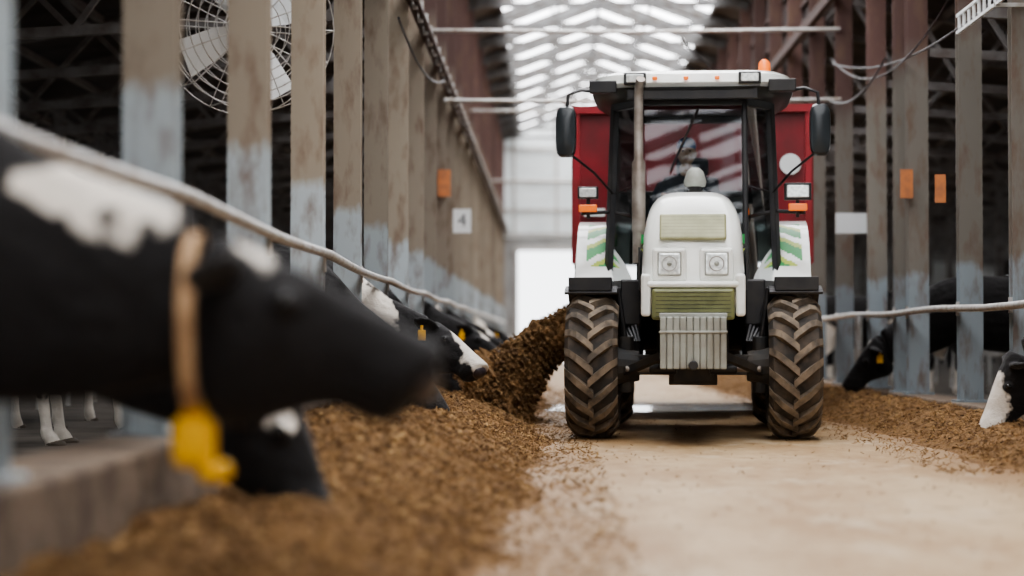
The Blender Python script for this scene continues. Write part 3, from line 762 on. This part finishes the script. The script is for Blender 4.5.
for s_ in (-1, 1):
    b.ball((s_*.175, 1.775, 1.80), .042, 'skin', .75, 1.1, .6)
    for k in range(4):
        o0 = Vector((s_*(.175-.02+.014*k), 1.75, 1.81+.004*k)); b.tube([o0, o0+Vector((0, -.032, .006)), o0+Vector((0, -.048, -.018)), o0+Vector((0, -.034, -.036))], [.0095, .009, .0085, .007], 'skin', 8)
    o0 = Vector((s_*.145, 1.78, 1.81)); b.tube([o0, o0+Vector((-s_*.022, -.022, .004)), o0+Vector((-s_*.018, -.042, -.008))], [.011, .010, .008], 'skin', 8)
b.make('hands', D, smooth=True)

# ------------------------------------------------------------------ mixer wagon
W = empty('feed_mixer_wagon', (1.07, 15.0, 0), YAW)
b = MB()
prof = [(-.75, .75), (-1.0, 1.05), (-1.13, 1.5), (-1.13, 2.93), (-1.06, 2.93), (-1.03, 1.5), (-.7, .85), (.7, .85), (1.03, 1.5), (1.06, 2.93), (1.13, 2.93), (1.13, 1.5), (1.0, 1.05), (.75, .75)]
ya, yb = 4.1, 8.6
rs = [[Vector((x, y, z)) for x, z in prof] for y in (ya, yb)]; b.rings(rs, 'red', cap=False)
for y in (ya, yb):
    b.add([(x, y, z) for x, z in [(-.75, .75), (-1.0, 1.05), (-1.13, 1.5), (-1.13, 2.93), (1.13, 2.93), (1.13, 1.5), (1.0, 1.05), (.75, .75)]], [tuple(range(8))], 'red')
b.make('tub', W)
b = MB()
for y in (ya-.03, yb+.03):
    for x in (-1.10, -.72, .72, 1.10): b.box((x, y, 2.2), (.06, .06, 1.5), 'redlt')
    b.box((0, y, 2.93), (2.3, .1, .07), 'redlt'); b.box((0, y, 1.5), (2.25, .07, .1), 'redlt')
for s_ in (-1, 1):
    b.box((s_*1.14, (ya+yb)/2, 2.93), (.06, yb-ya, .07), 'redlt')
    for k in range(5): b.box((s_*1.14, ya+.3+k*.95, 2.2), (.05, .08, 1.45), 'redlt')
b.make('tub_ribs', W)
b = MB(); b.tube([(.93, ya-.02, 2.40), (.93, ya-.035, 2.40)], .10, 'signwhite', 28); b.box((-.93, ya-.04, 1.95), (.2, .02, .08), 'signwhite')
b.make('reflector_plates', W)
b = MB()
b.box((0, 6.2, .62), (.9, 4.6, .18), 'chassis'); b.beam((0, 4.2, .6), (0, 3.0, .55), .16, .14, 'chassis'); b.tube([(-1, 6.6, .45), (1, 6.6, .45)], .07, 'chassis')
b.box((0, 4.0, 1.15), (1.0, .1, .6), 'chassis'); b.tube([(0, 2.9, .75), (0, 4.1, .8)], .05, 'black')
b.make('wagon_chassis', W)
for s_ in (-1, 1):
    b = MB(); b.latheX([(s_*.82-.13, .22), (s_*.82-.14, .38), (s_*.82-.1, .45), (s_*.82+.1, .45), (s_*.82+.14, .38), (s_*.82+.13, .22), (s_*.82+.02, .2), (s_*.82+.02, .02), (s_*.82-.02, .02), (s_*.82-.02, .2)], (0, 6.6, .45), 'tyre', 32); b.make('wagon_wheel', W, smooth=True)
b = MB()
b.box((-.74, 3.65, .99), (.85, .55, .06), 'chassis', Matrix.Rotation(-.35, 3, 'Y'))
for dy in (-.28, .28): b.box((-.74, 3.65+dy, 1.07), (.85, .03, .14), 'redlt', Matrix.Rotation(-.35, 3, 'Y'))
b.box((0, 3.75, .9), (.9, .6, .1), 'chassis')
b.make('discharge_chute', W)

# ------------------------------------------------------------------ cows
def smooth_chain(pts, n=4):
    out = []
    P = [pts[0]]+list(pts)+[pts[-1]]
    for i in range(1, len(P)-2):
        for k in range(n):
            t = k/n
            out.append(tuple(.5*((2*b_)+(-a_+c_)*t+(2*a_-5*b_+4*c_-d_)*t*t+(-a_+3*b_-3*c_+d_)*t**3) for a_, b_, c_, d_ in zip(P[i-1], P[i], P[i+1], P[i+2])))
    out.append(pts[-1]); return out
def loft(b, chain, k, seg=20):
    ch = smooth_chain(chain); n = len(ch); rs = []
    for i, (x, y, z, w, h) in enumerate(ch):
        p0 = Vector(ch[max(i-1, 0)][:3]); p1 = Vector(ch[min(i+1, n-1)][:3]); t = (p1-p0).normalized()
        lat = Vector((0, 1, 0)); lat = (lat-t*lat.dot(t)).normalized() if abs(t.y) < .95 else Vector((1, 0, 0))
        up = t.cross(lat).normalized()
        if up.z < 0 and abs(t.z) < .9: up = -up
        rs.append([Vector((x, y, z))+lat*math.cos(a)*w+up*math.sin(a)*h for a in [2*math.pi*j/seg for j in range(seg)]])
    for i in range(1, n):
        if (rs[i][seg//4]-sum(rs[i], Vector())/seg).dot(rs[i-1][seg//4]-sum(rs[i-1], Vector())/seg) < 0:
            rs[i] = [rs[i][(-j) % seg] for j in range(seg)]
    b.rings(rs, k)
COWCACHE = {}
HL = .95   # head length scale
def cow_mesh(key, poll, hd, thick=1.0):
    if key in COWCACHE: return COWCACHE[key]
    b = MB(); poll = Vector(poll); hd = Vector(hd).normalized()
    lat = Vector((0, 1, 0)); lat = (lat-hd*lat.dot(hd)).normalized(); up = hd.cross(lat).normalized()
    if up.x*1 + up.z < 0: up = -up
    k = 'eye'; hk = 1+(thick-1)*.4
    nb = Vector((.22, 0, 1.02)); c = poll-up*.13-hd*.02
    def L(t): return nb.lerp(c, t)
    torso = [(-1.64, 0, 1.18, .06, .08), (-1.58, 0, 1.16, .19, .20), (-1.4, 0, 1.14, .26, .27), (-1.1, 0, 1.06, .31, .34), (-.7, 0, 1.0, .38, .40), (-.35, 0, 1.0, .35, .40), (0, 0, 1.03, .27, .38), (.2, 0, 1.02, .21, .34)]
    neck = []
    for t, w, h in ((.25, .165, .295), (.5, .14, .25), (.75, .12, .21), (.95, .10, .165)):
        p = L(t)+Vector((0, 0, -.05*math.sin(math.pi*t))); neck.append((p.x, p.y, p.z, w, h*thick))
    loft(b, torso+neck, k, 24)
    head = []
    for s_, w, h in ((-.07, .055, .065), (-.03, .09, .11), (.04, .115, .155), (.12, .124, .190), (.20, .108, .188), (.28, .086, .158), (.36, .074, .126), (.42, .078, .114), (.48, .094, .114), (.53, .097, .108), (.565, .084, .085), (.585, .055, .055)):
        p = poll+hd*s_*HL-up*(h*.9*hk); head.append((p.x, p.y, p.z, w, h*hk))
    ch = smooth_chain(head); rs = []
    for (x, y, z, w, h) in ch:
        ring = []
        for j in range(20):
            a = 2*math.pi*j/20; sn = math.sin(a)
            ww = w*(1-.35*max(0, -sn))
            ring.append(Vector((x, y, z))+lat*math.copysign(abs(math.cos(a))**.8, math.cos(a))*ww+up*math.copysign(abs(sn)**.85, sn)*h)
        rs.append(ring)
    b.rings(rs, k)
    for sg in (-1, 1):
        e0 = poll+hd*.02-up*.05+lat*sg*.08
        ax = (lat*sg+(-hd)*.25-up*.15).normalized(); wd = (hd*.3+up).normalized()
        rs = []
        for t, w, th in ((0, .035, .028), (.06, .060, .024), (.14, .068, .019), (.21, .045, .016), (.255, .014, .012)):
            cc = e0+ax*t; n_ = ax.cross(wd).normalized()
            rs.append([cc+wd*math.cos(a)*w+n_*math.sin(a)*th for a in [2*math.pi*j/10 for j in range(10)]])
        b.rings(rs, k)
        e = poll+hd*.165-up*.065+lat*sg*.090; b.ball(e, .040, k)
        ck = poll+hd*.12-up*.22*hk+lat*sg*.055; b.ball(ck, .075, k, 1.1, .7, 1)       # jaw muscle
        nn = poll+hd*.51-up*.05+lat*sg*.052; b.ball(nn, .040, k)
        loft(b, [(.02, sg*.15, 1.0, .09, .15), (.03, sg*.17, .8, .085, .10), (.02, sg*.17, .6, .06, .065), (.035, sg*.165, .44, .056, .06), (.02, sg*.165, .37, .042, .042), (.02, sg*.165, .18, .036, .036), (.03, sg*.165, .10, .046, .046), (.05, sg*.165, .06, .045, .048), (.07, sg*.165, .0, .055, .062)], k, 12)
        loft(b, [(-1.36, sg*.14, 1.08, .12, .20), (-1.28, sg*.2, .88, .12, .19), (-1.26, sg*.21, .72, .09, .12), (-1.42, sg*.19, .56, .05, .065), (-1.50, sg*.18, .48, .045, .06), (-1.47, sg*.18, .38, .04, .045), (-1.44, sg*.18, .18, .036, .038), (-1.43, sg*.18, .10, .046, .046), (-1.40, sg*.18, .06, .046, .05), (-1.38, sg*.18, .0, .055, .062)], k, 12)
    b.ball((-1.12, 0, .66), .19, k, 1.1, .85, .85)
    for sx in (-.06, .06):
        for sy in (-.07, .07): b.tube([(-1.12+sx, sy, .55), (-1.12+sx, sy, .46)], .02, k, 8)
    b.tube([(-1.60, 0, 1.30), (-1.70, 0, 1.22), (-1.73, 0, .95), (-1.71, 0, .65), (-1.70, 0, .5), (-1.70, 0, .36)], [.035, .032, .026, .024, .045, .02], k, 8)
    me = remeshed(b, 'cow_'+key, .012, 3)
    COWCACHE[key] = (me, poll, hd, lat, up, L, thick); return COWCACHE[key]
def cow(key, poll, hd, loc, rz, cm, tag=True, collar=None, sc=1.0, thick=1.0, nose='nose'):
    me0, poll, hd, lat, up, L, thick = cow_mesh(key, poll, hd, thick)
    if callable(cm): cm = cm(poll, hd, up, lat)
    me = me0.copy(); me.materials.append(cm)
    o = bpy.data.objects.new('holstein_cow', me); COL.objects.link(o); o.location = loc; o.rotation_euler = (0, 0, rz); o.scale = (sc,)*3
    b = MB(); hk = 1+(thick-1)*.4
    for sg in (-1, 1):
        e = poll+hd*.165-up*.06+lat*sg*.112; b.ball(e, .021, 'eye')
        nn = poll+hd*.555-up*.06+lat*sg*.045; b.ball(nn, .016, 'eye')
        for yy, xx in ((.165, .07), (.18, -1.38)):
            b.ball((xx+.01, sg*yy, .03), .066, 'hoof', 1.1, .9, .45)
    b.ball(poll+hd*.52-up*.08*hk, .068, nose, .95, 1.2, .95)
    b.make('face_details', o, smooth=True)
    if tag:
        b = MB()
        for sg in (-1, 1):
            c = poll+hd*.02-up*.13+lat*sg*.22-Vector((0, 0, .03)); b.box(c, (.06, .02, .085), 'yellow'); b.tube([c+Vector((0, 0, .03)), c+Vector((0, 0, .08))], .012, 'yellow')
        b.make('ear_tags', o, bevel=.008)
    if collar:
        c, t, ru, rd, rw = collar
        c = Vector(c); t = Vector(t).normalized(); n_ = t.cross(Vector((0, 1, 0))).normalized()
        if n_.z < 0: n_ = -n_
        b = MB(); ra = []; N = 40
        for i in range(N):
            a = 2*math.pi*i/N
            out = Vector((0, 1, 0))*math.cos(a)+n_*math.sin(a)
            hh = ru if math.sin(a) > 0 else rd
            p = c+Vector((0, 1, 0))*math.cos(a)*rw+n_*math.sin(a)*hh
            ra.append([p+t*.018+out*.004, p-t*.018+out*.004, p-t*.018-out*.004, p+t*.018-out*.004])
        b.rings(ra, 'strap', closed=True); b.make('collar', o)
        b = MB(); d = c-n_*rd-Vector((0, 0, .07))
        b.box(d, (.10, .07, .12), 'yellow'); b.box(d+Vector((0, 0, .07)), (.06, .05, .05), 'yellow'); b.box(d+Vector((0.05, 0, -.07)), (.08, .06, .05), 'yellow'); b.make('transponder', o, bevel=.02)
    return o
LEGS = [(.03, 0, .0, .34), (-1.42, 0, .05, .40), (-1.1, 0, .55, .25)]
def front_cow(p, h, u, l):
    q = p+h*.08; return cow_mat('fur_black_white_crest', LEGS+[(q.x, q.y-.05, q.z+.01, .06), (1.02, -.05, 1.03, .055), (.93, -.06, 1.06, .075), (.83, -.06, 1.09, .09), (.74, -.07, 1.13, .10), (-.8, -.3, .7, .28)])
def black_cow(p, h, u, l): q = p+h*.05; return cow_mat('fur_black', LEGS+[(q.x, q.y-.05, q.z+.03, .06), (-.8, -.3, .7, .28)])
def shoulder_cow(p, h, u, l):
    q = p+h*.10+Vector((-.03, -.10, 0)); return cow_mat('fur_white_shoulder', LEGS+[(.30, -.1, 1.22, .25), (.55, -.1, 1.05, .15), (-.05, -.2, 1.3, .22), (-.9, 0, .75, .4), (q.x, q.y, q.z, .075)])
def star_cow(p, h, u, l):
    q = p+h*.15+u*.02; return cow_mat('fur_star', LEGS+[(q.x, q.y, q.z, .09), (-.5, .2, .9, .4), (-1.3, -.2, 1.2, .3)])
def white_face(p, h, u, l):
    q = p+h*.44; r = p+h*.22+u*.03; s = p+h*.33; return cow_mat('fur_white_face', LEGS+[(q.x, q.y, q.z, .16), (s.x, s.y, s.z, .13), (r.x, r.y, r.z, .12), (.45, 0, .85, .33), (-.6, .1, .8, .45), (-1.4, 0, 1.3, .3)])
def blaze(p, h, u, l):
    r = p+h*.2+u*.06; q = p+h*.36+u*.04; return cow_mat('fur_blaze', LEGS+[(q.x, q.y, q.z, .10), (r.x, r.y, r.z, .10), (.1, 0, .8, .35), (-1.0, .1, 1.2, .35)])
cream = cow_mat('fur_cream', [(-.2, 0, 1.2, .3), (-1.3, 0, .9, .35)], white=(.66, .54, .40), dark=(.14, .09, .06), invert=True)
cow('reach', (1.18, 0, .965), (.87, 0.04, -.43), (-1.93, 4.80, 0), 0, front_cow, tag=False, collar=((1.075, 0, .80), (1, 0, .0), .20, .23, .13), thick=1.22)
cow('down', (1.08, -.02, .60), (.34, -.12, -.93), (-1.98, 6.85, 0), 0, shoulder_cow, collar=((.84, 0, .68), (.85, 0, -.5), .19, .20, .13))
cow('down2', (1.02, .02, .70), (.50, -.30, -.80), (-1.98, 13.7, 0), 0, black_cow)
cow('low', (1.12, .0, .84), (.66, -.50, -.55), (-1.98, 16.0, 0), 0, white_face)
cow('down2', 0, 0, (-1.98, 18.5, 0), 0, blaze); cow('low', 0, 0, (-1.98, 23.2, 0), 0, star_cow); cow('down2', 0, 0, (-1.98, 25.7, 0), 0, white_face)
cow('low', 0, 0, (-1.98, 28.1, 0), 0, black_cow)
cow('down2', 0, 0, (-1.98, 33.2, 0), 0, star_cow); cow('low', 0, 0, (-1.98, 38.0, 0), 0, white_face)
cow('down', 0, 0, (4.26, 14.0, 0), math.pi, white_face, nose='nosepink', tag=False); cow('down2', 0, 0, (4.40, 21.2, 0), math.pi, black_cow); cow('down2', 0, 0, (4.3, 30.8, 0), math.pi, blaze)
cow('up', (.75, .05, 1.42), (.85, .1, -.5), (4.75, 18.4, 0), math.radians(82), cream); cow('up', 0, 0, (5.0, 27.6, 0), math.radians(95), star_cow)
cow('up', 0, 0, (-3.9, 17.5, 0), math.radians(80), white_face)

# ------------------------------------------------------------------ world & camera
w = bpy.data.worlds.new('World'); S.world = w; w.use_nodes = True
bg = w.node_tree.nodes['Background']; bg.inputs[0].default_value = (.95, .975, 1.0, 1); bg.inputs[1].default_value = 3.0
cam = bpy.data.cameras.new('Camera'); co = bpy.data.objects.new('Camera', cam); COL.objects.link(co)
co.location = (0, 0, .75); co.rotation_euler = (math.radians(90+1.43), 0, math.radians(1.09))
cam.lens = 70.3; cam.sensor_width = 36; cam.clip_end = 500
cam.dof.use_dof = True; cam.dof.focus_distance = 14.6; cam.dof.aperture_fstop = 0.95
S.camera = co
S.view_settings.view_transform = 'AgX'
S.view_settings.look = 'AgX - Medium High Contrast'
S.view_settings.exposure = 0.15
